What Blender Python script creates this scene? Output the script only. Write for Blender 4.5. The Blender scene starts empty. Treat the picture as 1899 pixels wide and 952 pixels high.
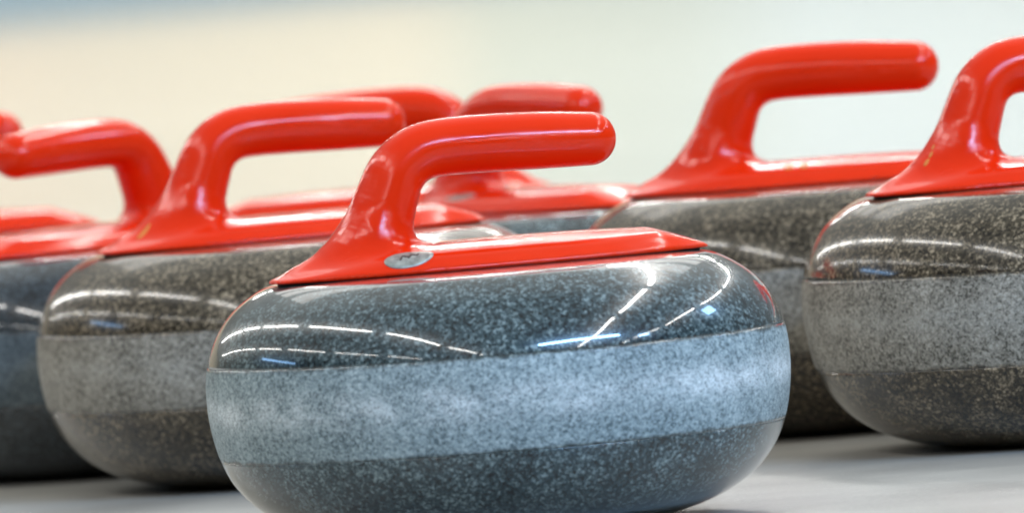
import bpy, bmesh, math, random
import numpy as np
from mathutils import Vector, Matrix
random.seed(7); rng = np.random.default_rng(7)
S = bpy.context.scene
COL = S.collection
CM = 0.01

# ------------------------------------------------------------------ camera
cam = bpy.data.cameras.new('camera'); camo = bpy.data.objects.new('camera', cam); COL.objects.link(camo)
F_PX = 23255.0
cam.sensor_fit = 'HORIZONTAL'; cam.sensor_width = 36.0; cam.lens = F_PX / 1899 * 36
cam.clip_start = 0.05; cam.clip_end = 500
PITCH = math.atan((476 + 306.5) / F_PX); ROLL = math.radians(4.62)
fw = Vector((0, math.cos(PITCH), -math.sin(PITCH)))
up0 = Vector((0, math.sin(PITCH), math.cos(PITCH))); rt0 = Vector((1, 0, 0))
rt = math.cos(ROLL) * rt0 - math.sin(ROLL) * up0
up = math.sin(ROLL) * rt0 + math.cos(ROLL) * up0
m = Matrix((rt, up, -fw)).transposed().to_4x4(); m.translation = Vector((0, 0, 0.3433))
camo.matrix_world = m
cam.dof.use_dof = True; cam.dof.focus_distance = 6.32
cam.dof.aperture_fstop = (cam.lens / 1000) / 0.034
S.camera = camo

# ------------------------------------------------------------------ world, exposure
W = bpy.data.worlds.new('World'); S.world = W; W.use_nodes = True
nt = W.node_tree; bg = nt.nodes['Background']
tc = nt.nodes.new('ShaderNodeTexCoord'); sp = nt.nodes.new('ShaderNodeSeparateXYZ')
rp = nt.nodes.new('ShaderNodeValToRGB')
nt.links.new(tc.outputs['Generated'], sp.inputs[0]); nt.links.new(sp.outputs['Z'], rp.inputs[0])
far = nt.nodes.new('ShaderNodeMapRange'); far.inputs['From Min'].default_value = 0.0; far.inputs['From Max'].default_value = 0.9
far.inputs['To Min'].default_value = 0.75; far.inputs['To Max'].default_value = 2.0
nt.links.new(sp.outputs['Y'], far.inputs['Value'])
vs = nt.nodes.new('ShaderNodeVectorMath'); vs.operation = 'SCALE'
nt.links.new(rp.outputs[0], vs.inputs[0]); nt.links.new(far.outputs[0], vs.inputs['Scale'])
nt.links.new(vs.outputs[0], bg.inputs['Color'])
e = rp.color_ramp.elements
e[0].position = 0.0; e[0].color = (0.17, 0.15, 0.12, 1)
e[1].position = 0.9; e[1].color = (1.0, 1.02, 0.96, 1)
x = e.new(0.12); x.color = (0.13, 0.13, 0.12, 1)
x = e.new(0.4); x.color = (0.26, 0.27, 0.26, 1)
bg.inputs['Strength'].default_value = 0.6
S.view_settings.view_transform = 'Standard'; S.view_settings.look = 'None'
S.view_settings.exposure = 0.0; S.view_settings.gamma = 1.0

# ------------------------------------------------------------------ the hall's lamps and added fill lights
def area(name, loc, sx, sy, power, col, rot=(0, 0, 0)):
    l = bpy.data.lights.new(name, 'AREA'); l.shape = 'RECTANGLE'; l.size = sx; l.size_y = sy
    l.energy = power; l.color = col
    o = bpy.data.objects.new(name, l); COL.objects.link(o); o.location = loc; o.rotation_euler = rot
    return o
WARM = (1.0, 0.90, 0.76); NEUT = (1.0, 0.97, 0.92); COOL = (0.30, 0.58, 1.0)
ROWS = [(-3.6, .09, 52), (-7.2, .07, 34), (3.0, .12, 62), (6.5, .06, 44)]
for rx, wd, pw in ROWS:                                # fluorescent rows running down the hall
    for i in range(11):
        y = -7.3 + 3.4 * i
        area('tube_lamp', (rx + 0.30 * (6.2 - y), y, 4.2), wd, 2.9, pw, NEUT, (0, 0, math.atan(.30)))
for y in (14, 18, 22):                                 # broad dim fill panels, added to light the far ice and wall
    area('ice_fill', (0, y, 6.0), 7, 2.6, 75, NEUT)
# windows behind the camera, cool daylight
for wx, wy, wz, w_, h_, pw in ((4.8, -.3, 5.0, 5.4, .30, 640), (9.0, 2.0, 4.9, .9, .4, 60), (9.5, 9.5, 5.6, 1.3, .8, 80), (-9.0, 8.0, 3.3, 3.6, .25, 30)):
    d = Vector((0, 6.3, .1)) - Vector((wx, wy, wz))    # cool clerestory windows, turned to the stones
    area('window_light', (wx, wy, wz), w_, h_, pw, COOL, d.to_track_quat('-Z', 'Y').to_euler())
area('wall_fill', (0, 26.0, 4.6), 12, .8, 180, (1, .96, .88), (math.radians(45), 0, 0))  # unseen fill, added to brighten the end wall

# ------------------------------------------------------------------ helpers
def node_mat(name):
    mt = bpy.data.materials.new(name); mt.use_nodes = True
    n = mt.node_tree; return mt, n, n.nodes['Principled BSDF']
def N(n, t, **kw):
    o = n.nodes.new(t)
    for k, v in kw.items(): setattr(o, k, v)
    return o
def ramp(n, src, stops, interp='LINEAR'):
    r = N(n, 'ShaderNodeValToRGB'); r.color_ramp.interpolation = interp
    els = r.color_ramp.elements
    while len(els) < len(stops): els.new(0.5)
    for el, (p, c) in zip(els, stops):
        el.position = p; el.color = (c[0], c[1], c[2], 1) if hasattr(c, '__len__') else (c, c, c, 1)
    n.links.new(src, r.inputs[0]); return r.outputs[0]
def math_n(n, op, a, b=None):
    o = N(n, 'ShaderNodeMath', operation=op)
    for i, v in enumerate((a, b)):
        if v is None: continue
        if isinstance(v, (int, float)): o.inputs[i].default_value = v
        else: n.links.new(v, o.inputs[i])
    return o.outputs[0]
def mix(n, f, a, b, blend='MIX'):
    o = N(n, 'ShaderNodeMix', data_type='RGBA', blend_type=blend)
    for i, v in ((0, f), (6, a), (7, b)):
        if isinstance(v, (int, float)): o.inputs[i].default_value = v
        elif isinstance(v, tuple): o.inputs[i].default_value = (*v, 1)
        else: n.links.new(v, o.inputs[i])
    return o.outputs[2]

def link(name, me, mat, parent=None):
    o = bpy.data.objects.new(name, me); COL.objects.link(o)
    if mat is not None:
        me.materials.append(mat)
    if parent is not None: o.parent = parent
    return o
def mesh(name, verts, faces, smooth=True):
    me = bpy.data.meshes.new(name); me.from_pydata([tuple(map(float, v)) for v in verts], [], faces); me.update()
    if smooth: me.polygons.foreach_set('use_smooth', [True] * len(me.polygons))
    return me

# ------------------------------------------------------------------ materials
def granite(name, dark, mid, light, frosted, coat=1.0, rough=.035, pol=None):
    """speckled granite; frosted = the ground, matt running band"""
    mt, n, b = node_mat(name)
    tc = N(n, 'ShaderNodeTexCoord'); oi = N(n, 'ShaderNodeObjectInfo')
    add = N(n, 'ShaderNodeVectorMath', operation='ADD')
    off = N(n, 'ShaderNodeVectorMath', operation='SCALE'); off.inputs['Scale'].default_value = 3.0
    n.links.new(oi.outputs['Location'], off.inputs[0])
    n.links.new(tc.outputs['Object'], add.inputs[0]); n.links.new(off.outputs[0], add.inputs[1])
    P = add.outputs[0]
    k = 1.15 if frosted else 1.0
    cells = []
    for sc_ in (680, 1350):                              # two sizes of crystal
        v = N(n, 'ShaderNodeTexVoronoi'); v.inputs['Scale'].default_value = sc_ * k; n.links.new(P, v.inputs['Vector'])
        bw = N(n, 'ShaderNodeSeparateColor'); n.links.new(v.outputs['Color'], bw.inputs[0]); cells.append(bw.outputs[0])
    n1 = N(n, 'ShaderNodeTexNoise'); n1.inputs['Scale'].default_value = 370; n1.inputs['Detail'].default_value = 3
    n.links.new(P, n1.inputs['Vector'])
    n2 = N(n, 'ShaderNodeTexNoise'); n2.inputs['Scale'].default_value = 38; n2.inputs['Detail'].default_value = 4
    n.links.new(P, n2.inputs['Vector'])
    g = math_n(n, 'ADD', math_n(n, 'MULTIPLY', cells[0], .38), math_n(n, 'MULTIPLY', cells[1], .30))
    g = math_n(n, 'ADD', g, math_n(n, 'MULTIPLY', n1.outputs['Fac'], .62))
    g = math_n(n, 'ADD', g, math_n(n, 'MULTIPLY', math_n(n, 'SUBTRACT', n2.outputs['Fac'], .5), .45))
    c = ramp(n, g, [(.42, dark), (.64, mid), (.72, mid), (1.0, light)])
    if frosted:
        sx = N(n, 'ShaderNodeSeparateXYZ'); n.links.new(tc.outputs['Object'], sx.inputs[0])
        z = math_n(n, 'SUBTRACT', sx.outputs['Z'], .0695)
        gz = math_n(n, 'POWER', 2.718, math_n(n, 'MULTIPLY', math_n(n, 'MULTIPLY', z, z), -16000))
        n3 = N(n, 'ShaderNodeTexNoise'); n3.inputs['Scale'].default_value = 30; n3.inputs['Detail'].default_value = 5
        n3.inputs['Roughness'].default_value = .7
        mp = N(n, 'ShaderNodeMapping'); mp.inputs['Scale'].default_value = (1, 1, 1.6)
        n.links.new(P, mp.inputs[0]); n.links.new(mp.outputs[0], n3.inputs['Vector'])
        w = ramp(n, n3.outputs['Fac'], [(.40, 0.15), (.66, 1.0)])
        f = math_n(n, 'MULTIPLY', math_n(n, 'MULTIPLY', gz, w), .75)
        f = math_n(n, 'MULTIPLY', f, ramp(n, math_n(n, 'ADD', math_n(n, 'MULTIPLY', cells[1], .5), math_n(n, 'MULTIPLY', n1.outputs['Fac'], .6)), [(.32, .25), (.66, 1.15)]))
        c = mix(n, f, c, frosted)
        n4 = N(n, 'ShaderNodeTexNoise'); n4.inputs['Scale'].default_value = 120; n4.inputs['Detail'].default_value = 2
        n.links.new(P, n4.inputs['Vector'])
        c = mix(n, ramp(n, n4.outputs['Fac'], [(.70, 0.0), (.78, .5)]), c, dark)   # small chips and bruises
        bump = N(n, 'ShaderNodeBump'); bump.inputs['Strength'].default_value = .5; bump.inputs['Distance'].default_value = .0006
        n.links.new(n1.outputs['Fac'], bump.inputs['Height']); n.links.new(bump.outputs[0], b.inputs['Normal'])
        at = N(n, 'ShaderNodeAttribute', attribute_name='edge')      # centimetres to the nearest border of the band
        n5 = N(n, 'ShaderNodeTexNoise'); n5.inputs['Scale'].default_value = 130; n5.inputs['Detail'].default_value = 5
        n.links.new(P, n5.inputs['Vector'])
        ed = math_n(n, 'ADD', at.outputs['Fac'], math_n(n, 'MULTIPLY', math_n(n, 'SUBTRACT', n5.outputs['Fac'], .52), .55))
        wear = ramp(n, ed, [(.02, 0.0), (.20, 1.0)])
        c = mix(n, wear, ramp(n, g, [(.42, pol[0]), (.64, pol[1]), (.72, pol[1]), (1.0, pol[2])]), c)
        b.inputs['Roughness'].default_value = .5
        b.inputs['Specular IOR Level'].default_value = .45
        n.links.new(math_n(n, 'SUBTRACT', 1.0, wear), b.inputs['Coat Weight']); b.inputs['Coat Roughness'].default_value = .06
    else:
        b.inputs['Roughness'].default_value = .22
        b.inputs['Specular IOR Level'].default_value = .35
        b.inputs['Coat Weight'].default_value = coat; b.inputs['Coat Roughness'].default_value = rough
        b.inputs['Coat IOR'].default_value = 1.5
        bump = N(n, 'ShaderNodeBump'); bump.inputs['Strength'].default_value = .05; bump.inputs['Distance'].default_value = .0004
        n.links.new(n1.outputs['Fac'], bump.inputs['Height']); n.links.new(bump.outputs[0], b.inputs['Normal'])
    n.links.new(c, b.inputs['Base Color'])
    return mt
G = {}
for tone, pol, fro, coat, rough in (
        ('blue', ((.002, .007, .010), (.034, .060, .068), (.25, .33, .34)), ((.085, .125, .14), (.26, .335, .36), (.46, .555, .58), (.85, .92, .95)), 1.0, .035),
        ('olive', ((.006, .004, .002), (.058, .044, .026), (.38, .30, .20)), ((.055, .05, .038), (.255, .238, .20), (.47, .44, .38), (.42, .41, .37)), .65, .09),
        ('navy', ((.002, .005, .009), (.018, .030, .040), (.12, .15, .17)), ((.03, .045, .055), (.09, .12, .14), (.20, .24, .26), (.20, .24, .26)), 1.0, .035)):
    G[tone] = (granite(tone + ' polished granite', *pol, None, coat, rough), granite(tone + ' frosted granite', *fro, pol=pol))

red, n, b = node_mat('glossy red plastic')
tcn = N(n, 'ShaderNodeTexCoord')
nz = N(n, 'ShaderNodeTexNoise'); nz.inputs['Scale'].default_value = 14; nz.inputs['Detail'].default_value = 4
n.links.new(tcn.outputs['Object'], nz.inputs['Vector'])
n.links.new(ramp(n, nz.outputs['Fac'], [(.3, (.78, .024, .002)), (.7, (.86, .034, .003))]), b.inputs['Base Color'])
nz2 = N(n, 'ShaderNodeTexNoise'); nz2.inputs['Scale'].default_value = 40; nz2.inputs['Detail'].default_value = 6
n.links.new(tcn.outputs['Object'], nz2.inputs['Vector'])
nz3 = N(n, 'ShaderNodeTexNoise'); nz3.inputs['Scale'].default_value = 90; nz3.inputs['Detail'].default_value = 6
mp3 = N(n, 'ShaderNodeMapping'); mp3.inputs['Scale'].default_value = (.25, 1, 1.4); n.links.new(tcn.outputs['Object'], mp3.inputs[0]); n.links.new(mp3.outputs[0], nz3.inputs['Vector'])
scf = ramp(n, nz3.outputs['Fac'], [(.60, 0.0), (.72, .22)])
n.links.new(math_n(n, 'ADD', ramp(n, nz2.outputs['Fac'], [(.35, .09), (.75, .25)]), scf), b.inputs['Roughness'])
bp = N(n, 'ShaderNodeBump'); bp.inputs['Strength'].default_value = .12; bp.inputs['Distance'].default_value = .0008
n.links.new(nz2.outputs['Fac'], bp.inputs['Height']); n.links.new(bp.outputs[0], b.inputs['Normal'])
b.inputs['IOR'].default_value = 1.46; b.inputs['Specular IOR Level'].default_value = .34

gap_shade, n, b = node_mat('dark shadow gap'); b.inputs['Base Color'].default_value = (.02, .008, .008, 1); b.inputs['Roughness'].default_value = .7  # near-black colour standing in for shade below the plate
silver, n, b = node_mat('dull silver foil')
tcn = N(n, 'ShaderNodeTexCoord'); nz = N(n, 'ShaderNodeTexNoise'); nz.inputs['Scale'].default_value = 260
n.links.new(tcn.outputs['Object'], nz.inputs['Vector'])
n.links.new(ramp(n, nz.outputs['Fac'], [(.35, (.26, .27, .24)), (.65, (.46, .48, .43))]), b.inputs['Base Color'])
b.inputs['Metallic'].default_value = .35; b.inputs['Roughness'].default_value = .4
ink, n, b = node_mat('dark ink'); b.inputs['Base Color'].default_value = (.09, .06, .05, 1); b.inputs['Roughness'].default_value = .6
yel, n, b = node_mat('yellow paint'); b.inputs['Base Color'].default_value = (.72, .21, .02, 1); b.inputs['Roughness'].default_value = .45

# ------------------------------------------------------------------ setting
def grid_plane(name, x0, x1, y0, y1, z, mat):
    o = link(name, mesh(name, [(x0, y0, z), (x1, y0, z), (x1, y1, z), (x0, y1, z)], [(0, 1, 2, 3)], False), mat)
    o['kind'] = 'structure'; return o
icem, n, b = node_mat('pale rink ice')
tcn = N(n, 'ShaderNodeTexCoord')
nz = N(n, 'ShaderNodeTexNoise'); nz.inputs['Scale'].default_value = 1.3; nz.inputs['Detail'].default_value = 4
n.links.new(tcn.outputs['Object'], nz.inputs['Vector'])
n.links.new(ramp(n, nz.outputs['Fac'], [(.3, (.50, .52, .51)), (.7, (.60, .62, .60))]), b.inputs['Base Color'])
b.inputs['Roughness'].default_value = .14; b.inputs['IOR'].default_value = 1.31
nb = N(n, 'ShaderNodeTexNoise'); nb.inputs['Scale'].default_value = 60; n.links.new(tcn.outputs['Object'], nb.inputs['Vector'])
bump = N(n, 'ShaderNodeBump'); bump.inputs['Strength'].default_value = .15; bump.inputs['Distance'].default_value = .004
n.links.new(nb.outputs['Fac'], bump.inputs['Height']); n.links.new(bump.outputs[0], b.inputs['Normal'])
grid_plane('ice', -14, 14, 9.9, 30, 0, icem)
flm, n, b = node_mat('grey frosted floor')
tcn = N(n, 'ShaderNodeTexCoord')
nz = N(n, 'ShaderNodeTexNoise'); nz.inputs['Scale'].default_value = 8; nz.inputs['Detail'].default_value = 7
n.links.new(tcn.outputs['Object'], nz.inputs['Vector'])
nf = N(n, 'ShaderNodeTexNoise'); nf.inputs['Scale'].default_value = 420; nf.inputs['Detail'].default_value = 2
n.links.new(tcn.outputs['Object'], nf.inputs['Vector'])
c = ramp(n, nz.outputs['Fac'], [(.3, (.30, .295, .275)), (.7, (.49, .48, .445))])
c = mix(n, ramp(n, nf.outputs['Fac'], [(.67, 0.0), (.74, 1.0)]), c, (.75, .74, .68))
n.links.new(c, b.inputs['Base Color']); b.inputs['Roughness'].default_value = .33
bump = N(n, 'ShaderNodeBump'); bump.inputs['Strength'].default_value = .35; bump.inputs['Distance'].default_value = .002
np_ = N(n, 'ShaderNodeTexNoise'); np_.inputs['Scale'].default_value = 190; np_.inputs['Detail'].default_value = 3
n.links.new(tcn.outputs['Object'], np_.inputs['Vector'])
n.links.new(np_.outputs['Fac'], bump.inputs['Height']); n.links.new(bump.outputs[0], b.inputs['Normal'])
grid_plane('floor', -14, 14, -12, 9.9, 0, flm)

# end wall of the rink: coloured panels above the ice
wm, n, b = node_mat('painted end wall')
tcn = N(n, 'ShaderNodeTexCoord'); sx = N(n, 'ShaderNodeSeparateXYZ'); n.links.new(tcn.outputs['Object'], sx.inputs[0])
fx = math_n(n, 'DIVIDE', math_n(n, 'ADD', sx.outputs['X'], 14), 28)
def px(v): return (v + 14) / 28
c = ramp(n, fx, [(px(-4), (.60, .52, .40)), (px(-1.3), (.84, .66, .46)), (px(-.9), (.80, .68, .49)), (px(-.18), (.90, .79, .58)), (px(.0), (.68, .71, .58)), (px(.45), (.66, .72, .64)), (px(.75), (.76, .86, .88))])
c = mix(n, ramp(n, sx.outputs['Z'], [(.10, (1.0)), (.14, 0.0)]), c, (.34, .46, .54))
n.links.new(c, b.inputs['Base Color']); b.inputs['Roughness'].default_value = .7
w = link('rink_wall', mesh('rink_wall', [(sx_, y_, z_) for y_ in (30, 30.3) for sx_, z_ in ((-14, 0), (14, 0), (14, 3.2), (-14, 3.2))],
     [(0, 1, 2, 3), (5, 4, 7, 6), (0, 4, 5, 1), (1, 5, 6, 2), (2, 6, 7, 3), (3, 7, 4, 0)], False), wm)
w['label'] = 'blurred cream and pale green end wall far beyond the ice'; w['category'] = 'wall'

# ------------------------------------------------------------------ stone body
HB = 13.06
PROF = [(6.0, 0), (7.5, .10), (9.1, .44), (10.7, .98), (12.0, 1.74), (12.87, 2.52), (13.52, 3.38), (13.98, 4.38),
        (14.28, 5.5), (14.45, 6.7), (14.48, 7.9), (14.38, 8.9), (14.12, 9.85), (13.62, 10.85), (12.9, 11.72),
        (11.95, 12.42), (11.05, 12.86), (10.2, 12.98), (8.6, 13.04), (6.5, HB - .003), (4.0, HB)]
def catmull(P, k=8):
    P = [np.array(p, float) for p in P]; out = []
    Q = [2 * P[0] - P[1]] + P + [2 * P[-1] - P[-2]]
    for i in range(1, len(Q) - 2):
        for t in np.linspace(0, 1, k, endpoint=False):
            a, b_, c_, d = Q[i - 1:i + 3]
            out.append(.5 * ((2 * b_) + (c_ - a) * t + (2 * a - 5 * b_ + 4 * c_ - d) * t * t + (3 * b_ - a - 3 * c_ + d) * t ** 3))
    out.append(P[-1]); return out
SMOOTH = catmull(PROF)
ZS = np.array([p[1] for p in SMOOTH]); RS = np.array([p[0] for p in SMOOTH])
def radius(z): return float(np.interp(z, ZS, RS))
def lathe(name, prof, seg=160, cap=True):
    v = []; f = []
    for r, z in prof:
        for k in range(seg):
            a = 2 * math.pi * k / seg; v.append((r * math.cos(a) * CM, r * math.sin(a) * CM, z * CM))
    for i in range(len(prof) - 1):
        for k in range(seg):
            k2 = (k + 1) % seg; f.append((i * seg + k, i * seg + k2, (i + 1) * seg + k2, (i + 1) * seg + k))
    if cap:
        f.append(tuple(reversed(range(seg)))); f.append(tuple((len(prof) - 1) * seg + k for k in range(seg)))
    return mesh(name, v, f)
def body_meshes(z0, z1):
    lo = [tuple(p) for p in SMOOTH if p[1] < z0 - .06]; hi = [tuple(p) for p in SMOOTH if p[1] > z1 + .06]
    mid = [(radius(z) - .06, z) for z in np.linspace(z0, z1, 6)]
    body = lo + [(radius(z0 - .004), z0 - .004), (radius(z0) - .06, z0)] + mid[1:-1] + [(radius(z1) - .06, z1), (radius(z1 + .004), z1 + .004)] + hi
    band = [(radius(z0) - .12, z0)] + [(radius(z) + 0, z) for i, z in enumerate(np.linspace(z0, z1, 30))] + [(radius(z1) - .12, z1)]
    ring = lathe('striking_band', band, cap=False)
    at = ring.attributes.new('edge', 'FLOAT', 'POINT')
    at.data.foreach_set('value', [min(v.co.z / CM - z0, z1 - v.co.z / CM) for v in ring.vertices])
    return lathe('granite_body', body), ring

# ------------------------------------------------------------------ handle (implicit surface -> surface nets)
KU = 1.03
def ux(u): return (u - 11.0) * KU
def smin(a, b_, k):
    h = np.clip(.5 + .5 * (b_ - a) / k, 0, 1); return b_ * (1 - h) + a * h - k * h * (1 - h)
def smax(a, b_, k): return -smin(-a, -b_, k)
def dense(pts, k):
    Q = catmull([(*p, r) for p, r in pts], k); return [((q[0], q[1], q[2]), q[3]) for q in Q]
def chain(P, pts, ky=1.0):
    d = None; q = P * np.array([1, 1 / ky, 1])
    for (a, ra), (c_, rc) in zip(pts[:-1], pts[1:]):
        a = np.array(a); c_ = np.array(c_); ba = c_ - a
        h = np.clip(((q - a) @ ba) / (ba @ ba), 0, 1)
        dd = np.linalg.norm(q - a - h[..., None] * ba, axis=-1) - (ra + (rc - ra) * h)
        d = dd if d is None else np.minimum(d, dd)
    return d
PA, PB, PN = 11.15, 4.3, 2.35
NECK = [((ux(u), 0, v), r) for u, v, r in [(4.9, .7, 1.9), (5.6, 2.2, 1.70), (6.2, 3.7, 1.56), (6.75, 4.85, 1.47), (7.55, 5.6, 1.42), (8.7, 5.97, 1.42),
        (11, 6.02, 1.44), (14, 5.93, 1.42), (16.45, 5.80, 1.33)]]
NECK = dense(NECK, 5)
NOSE = [((ux(5.3), 0, 1.75), 1.3), ((ux(3.4), 0, .8), .8), ((ux(1.9), 0, .2), .35)]
def plate2d(X, Y, a, b_):
    s = (np.abs(X / a) ** PN + np.abs(Y / b_) ** PN + 1e-9) ** (1 / PN)
    gx = np.abs(X / a) ** (PN - 1) / a; gy = np.abs(Y / b_) ** (PN - 1) / b_
    g = np.sqrt(gx ** 2 + gy ** 2) * (s + 1e-6) ** (1 - PN) + 1e-4
    return (s - 1) / np.maximum(g, .06)
def sdf(P):
    X, Y, Z = P[..., 0], P[..., 1], P[..., 2]
    d2 = plate2d(X, Y, PA, PB)
    side = (d2 + np.maximum(Z - .2, 0) * 1.05) * .72
    top = Z - (1.40 - .040 * Y * Y - .0030 * X * X - .25 * np.maximum(0, X - 8.1) ** 1.15 - .072 * np.maximum(0, -4.5 - X) ** 1.3)
    pl = smax(side, top, .2)
    pl = smax(pl, -(Z - .0), .05)
    nk = chain(P, NECK, 1.04)
    nose = chain(P, NOSE, 1.25)
    nk = smin(nk, nose, .9)
    d = smin(pl, nk, 1.35)
    return smax(d, -(Z - .0), .05)
def surface_nets(fn, lo, hi, h):
    ax = [np.arange(l, u_ + h, h) for l, u_ in zip(lo, hi)]
    V = np.empty([len(a) for a in ax], np.float32)
    for i, xv in enumerate(ax[0]):
        yy, zz = np.meshgrid(ax[1], ax[2], indexing='ij')
        V[i] = fn(np.stack([np.full_like(yy, xv), yy, zz], -1))
    ins = V < 0
    c8 = [ins[i:ins.shape[0] - 1 + i, j:ins.shape[1] - 1 + j, k:ins.shape[2] - 1 + k] for i in (0, 1) for j in (0, 1) for k in (0, 1)]
    cnt = sum(c.astype(np.int8) for c in c8); act = (cnt > 0) & (cnt < 8)
    idx = -np.ones(act.shape, np.int64); cells = np.argwhere(act); idx[act] = np.arange(len(cells))
    P = cells * h + np.array([a[0] for a in ax]) + h / 2
    for _ in range(6):                                   # pull the net on to the surface
        d = fn(P); e_ = .02
        g = np.stack([(fn(P + np.eye(3)[i] * e_) - fn(P - np.eye(3)[i] * e_)) / (2 * e_) for i in range(3)], -1)
        g2 = (g ** 2).sum(-1) + 1e-6
        st = -(d / g2)[:, None] * g; ln = np.linalg.norm(st, axis=1, keepdims=True)
        P = P + st * np.minimum(1, .6 * h / (ln + 1e-9))
    faces = []
    for axn in range(3):
        o1, o2 = [(1, 2), (2, 0), (0, 1)][axn]
        a = np.take(ins, range(0, ins.shape[axn] - 1), axn); b_ = np.take(ins, range(1, ins.shape[axn]), axn)
        for i, j, k in np.argwhere(a != b_):
            c = np.array((i, j, k))
            if c[o1] == 0 or c[o2] == 0: continue
            q = []
            for s1, s2 in ((-1, -1), (0, -1), (0, 0), (-1, 0)):
                t = c.copy(); t[o1] += s1; t[o2] += s2; q.append(int(idx[tuple(t)]))
            faces.append(tuple(q) if ins[i, j, k] else tuple(reversed(q)))
    return P, faces
hv, hf = surface_nets(sdf, (-12.5, -5.2, -.3), (12.5, 5.2, 8.0), .125)
handle_me = mesh('handle', hv * CM, hf)
handle_me.materials.append(red)
def drop(xy, lift=.03):
    """height of the handle surface above plan points"""
    out = []
    for x_, y_ in xy:
        zs = np.linspace(2.6, 0, 261); p = np.stack([np.full_like(zs, x_), np.full_like(zs, y_), zs], -1)
        d = sdf(p); k = np.argmax(d < 0)
        pt = p[k]; g = np.array([(sdf(pt + np.eye(3)[i] * .02) - sdf(pt - np.eye(3)[i] * .02)) for i in range(3)]).reshape(3)
        out.append(pt + g / np.linalg.norm(g) * lift)
    return np.array(out)
def patch(name, cx, cy, rx, ry, rot, lift, rings=6, seg=28, power=2.0):
    """thin raised disc that lies on the handle's surface"""
    pl = []; f = []
    for i in range(rings + 1):
        for k in range(seg):
            a = 2 * math.pi * k / seg; r = i / rings
            ca, sa = math.cos(a), math.sin(a)
            q = (abs(ca) ** power + abs(sa) ** power) ** (-1 / power)
            px_, py_ = r * rx * q * ca, r * ry * q * sa
            pl.append((cx + px_ * math.cos(rot) - py_ * math.sin(rot), cy + px_ * math.sin(rot) + py_ * math.cos(rot)))
    top = drop(pl, lift); n0 = len(top); rim = drop(pl[-seg:], -.03)
    for i in range(rings):
        for k in range(seg):
            k2 = (k + 1) % seg; f.append((i * seg + k, (i + 1) * seg + k, (i + 1) * seg + k2, i * seg + k2))
    for k in range(seg):
        k2 = (k + 1) % seg; f.append((rings * seg + k, n0 + k, n0 + k2, rings * seg + k2))
    return mesh(name, np.concatenate([top, rim]) * CM, f)
def shadow_gap_mesh():  # dark inset ring added to read as the shadow gap under the plate
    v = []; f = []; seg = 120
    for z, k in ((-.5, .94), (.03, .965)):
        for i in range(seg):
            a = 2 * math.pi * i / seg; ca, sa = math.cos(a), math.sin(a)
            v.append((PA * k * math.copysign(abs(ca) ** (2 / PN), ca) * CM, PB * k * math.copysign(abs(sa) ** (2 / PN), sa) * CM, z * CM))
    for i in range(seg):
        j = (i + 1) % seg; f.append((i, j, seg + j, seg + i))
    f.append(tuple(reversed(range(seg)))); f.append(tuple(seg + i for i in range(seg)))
    return mesh('shadow_gap', v, f, False)
shadow_gap_me = shadow_gap_mesh(); shadow_gap_me.materials.append(gap_shade)

# ------------------------------------------------------------------ stones
PLATE_Z = HB + .0
def stone(x, y, yaw, tone, band, label, extra=None, tall=1.0):
    r = bpy.data.objects.new('curling_stone', None); COL.objects.link(r)
    r.empty_display_size = .1
    r.location = (x * CM, y * CM, 0.0); r.rotation_euler = (0, 0, math.radians(yaw))
    r.scale = (1, 1, tall)
    r['label'] = label; r['category'] = 'curling stone'; r['group'] = 'curling stones lined up on the floor'
    bm_, sm_ = band_meshes(band)
    for nm, me, mt in (('granite_body', bm_, G[tone][0]), ('striking_band', sm_, G[tone][1])):
        o = bpy.data.objects.new(nm, me); COL.objects.link(o); o.parent = r
        if not me.materials: me.materials.append(mt)
        o.material_slots[0].link = 'OBJECT'; o.material_slots[0].material = mt
    g = bpy.data.objects.new('shadow_gap', shadow_gap_me); COL.objects.link(g); g.parent = r; g.location.z = PLATE_Z * CM
    h = bpy.data.objects.new('handle', handle_me); COL.objects.link(h); h.parent = r; h.location.z = PLATE_Z * CM
    if extra: extra(h)
    return r
_bands = {}
def band_meshes(b_):
    if b_ not in _bands: _bands[b_] = body_meshes(*b_)
    return _bands[b_]
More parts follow.
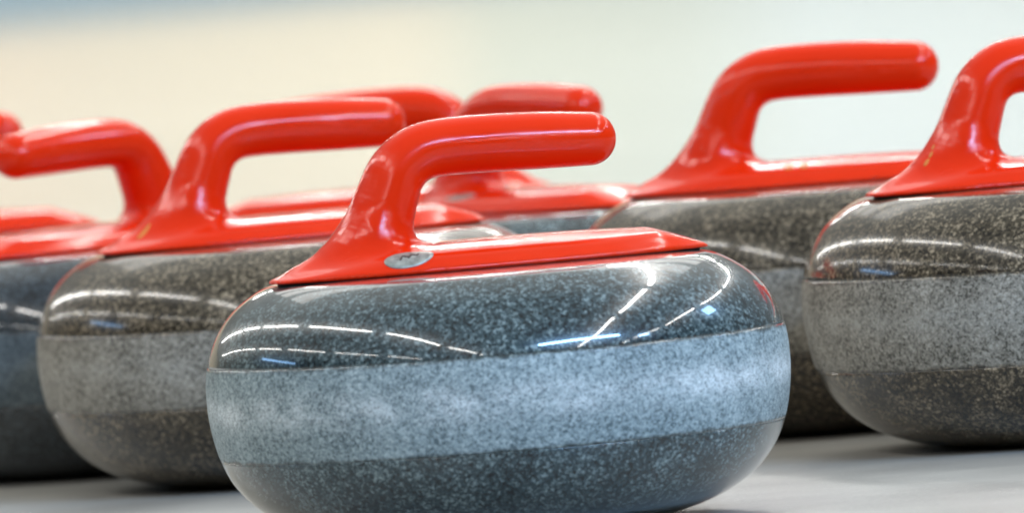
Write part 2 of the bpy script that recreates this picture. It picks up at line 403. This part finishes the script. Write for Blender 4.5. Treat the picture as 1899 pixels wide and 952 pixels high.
def medallion(h, u=6.3, v=-3.3):
    md = link('medallion', patch('medallion', ux(u), v, 1.25, .55, 0.0, .05), silver, h)
    md['label'] = 'silver oval badge'
    for dx, dy, rx, ry, a in ((-.38, -.02, .17, .05, .9), (-.14, .06, .20, .06, -.6), (.07, .0, .19, .06, .8), (.28, .07, .17, .05, -.5), (.46, .04, .12, .05, .7)):
        lt = link('lettering', patch('lettering', ux(u) + dx, v + .03 + dy, rx, ry, a, .075, 2, 12), ink, md)
    return md
def bars(h):
    for dx in (-.42, .42):
        link('yellow_mark', patch('yellow_mark', ux(9.9) + dx, -2.95, .24, .42, 0, .02, 3, 16, 4.0), yel, h)
def smudge(h):
    link('yellow_mark', patch('yellow_mark', ux(2.5), -1.0, .50, .16, .35, .012, 3, 18), yel, h)
def specks(h):
    for dx, dy, r in ((0, 0, .12), (.32, .12, .09), (.55, .30, .07)):
        link('yellow_mark', patch('yellow_mark', ux(3.1) + dx, -1.0 + dy, r * 1.5, r, .3, .012, 2, 12), yel, h)

stone(-1.16, 620, 14, 'blue', (4.45, 9.15), 'blue grey curling stone standing front and centre with silver oval badge on its red handle', medallion, 1.005)
stone(-11.9, 687, 18.2, 'olive', (4.7, 8.9), 'brownish grey stone directly left of the front stone, its red grip pointing right', smudge, 1.012)
stone(29.6, 664, 18, 'olive', (4.4, 9.1), 'curling stone cut off by the right edge of the photo', specks, 1.05)
stone(17.5, 695, -6, 'olive', (4.6, 9.2), 'greenish grey stone with two yellow marks on its handle plate, right of the front stone', bars, 1.045)
stone(-23.8, 714, 228.3, 'navy', (4.6, 9.0), 'dark navy stone at left whose red grip points left', None, .975)
stone(1.2, 720, -54, 'blue', (4.6, 9.2), 'blurred stone behind the front stone with a silver badge seen through the front handle', lambda h: medallion(h, 8.5, -2.9), .975)
stone(-7.3, 749, 177.5, 'olive', (4.6, 9.2), 'blurred stone behind the brownish stone, its red bend showing over that grip', None, .965)
stone(-35.5, 750, 0, 'olive', (4.6, 9.2), 'farthest left stone, only the tip of its red grip in view', None)
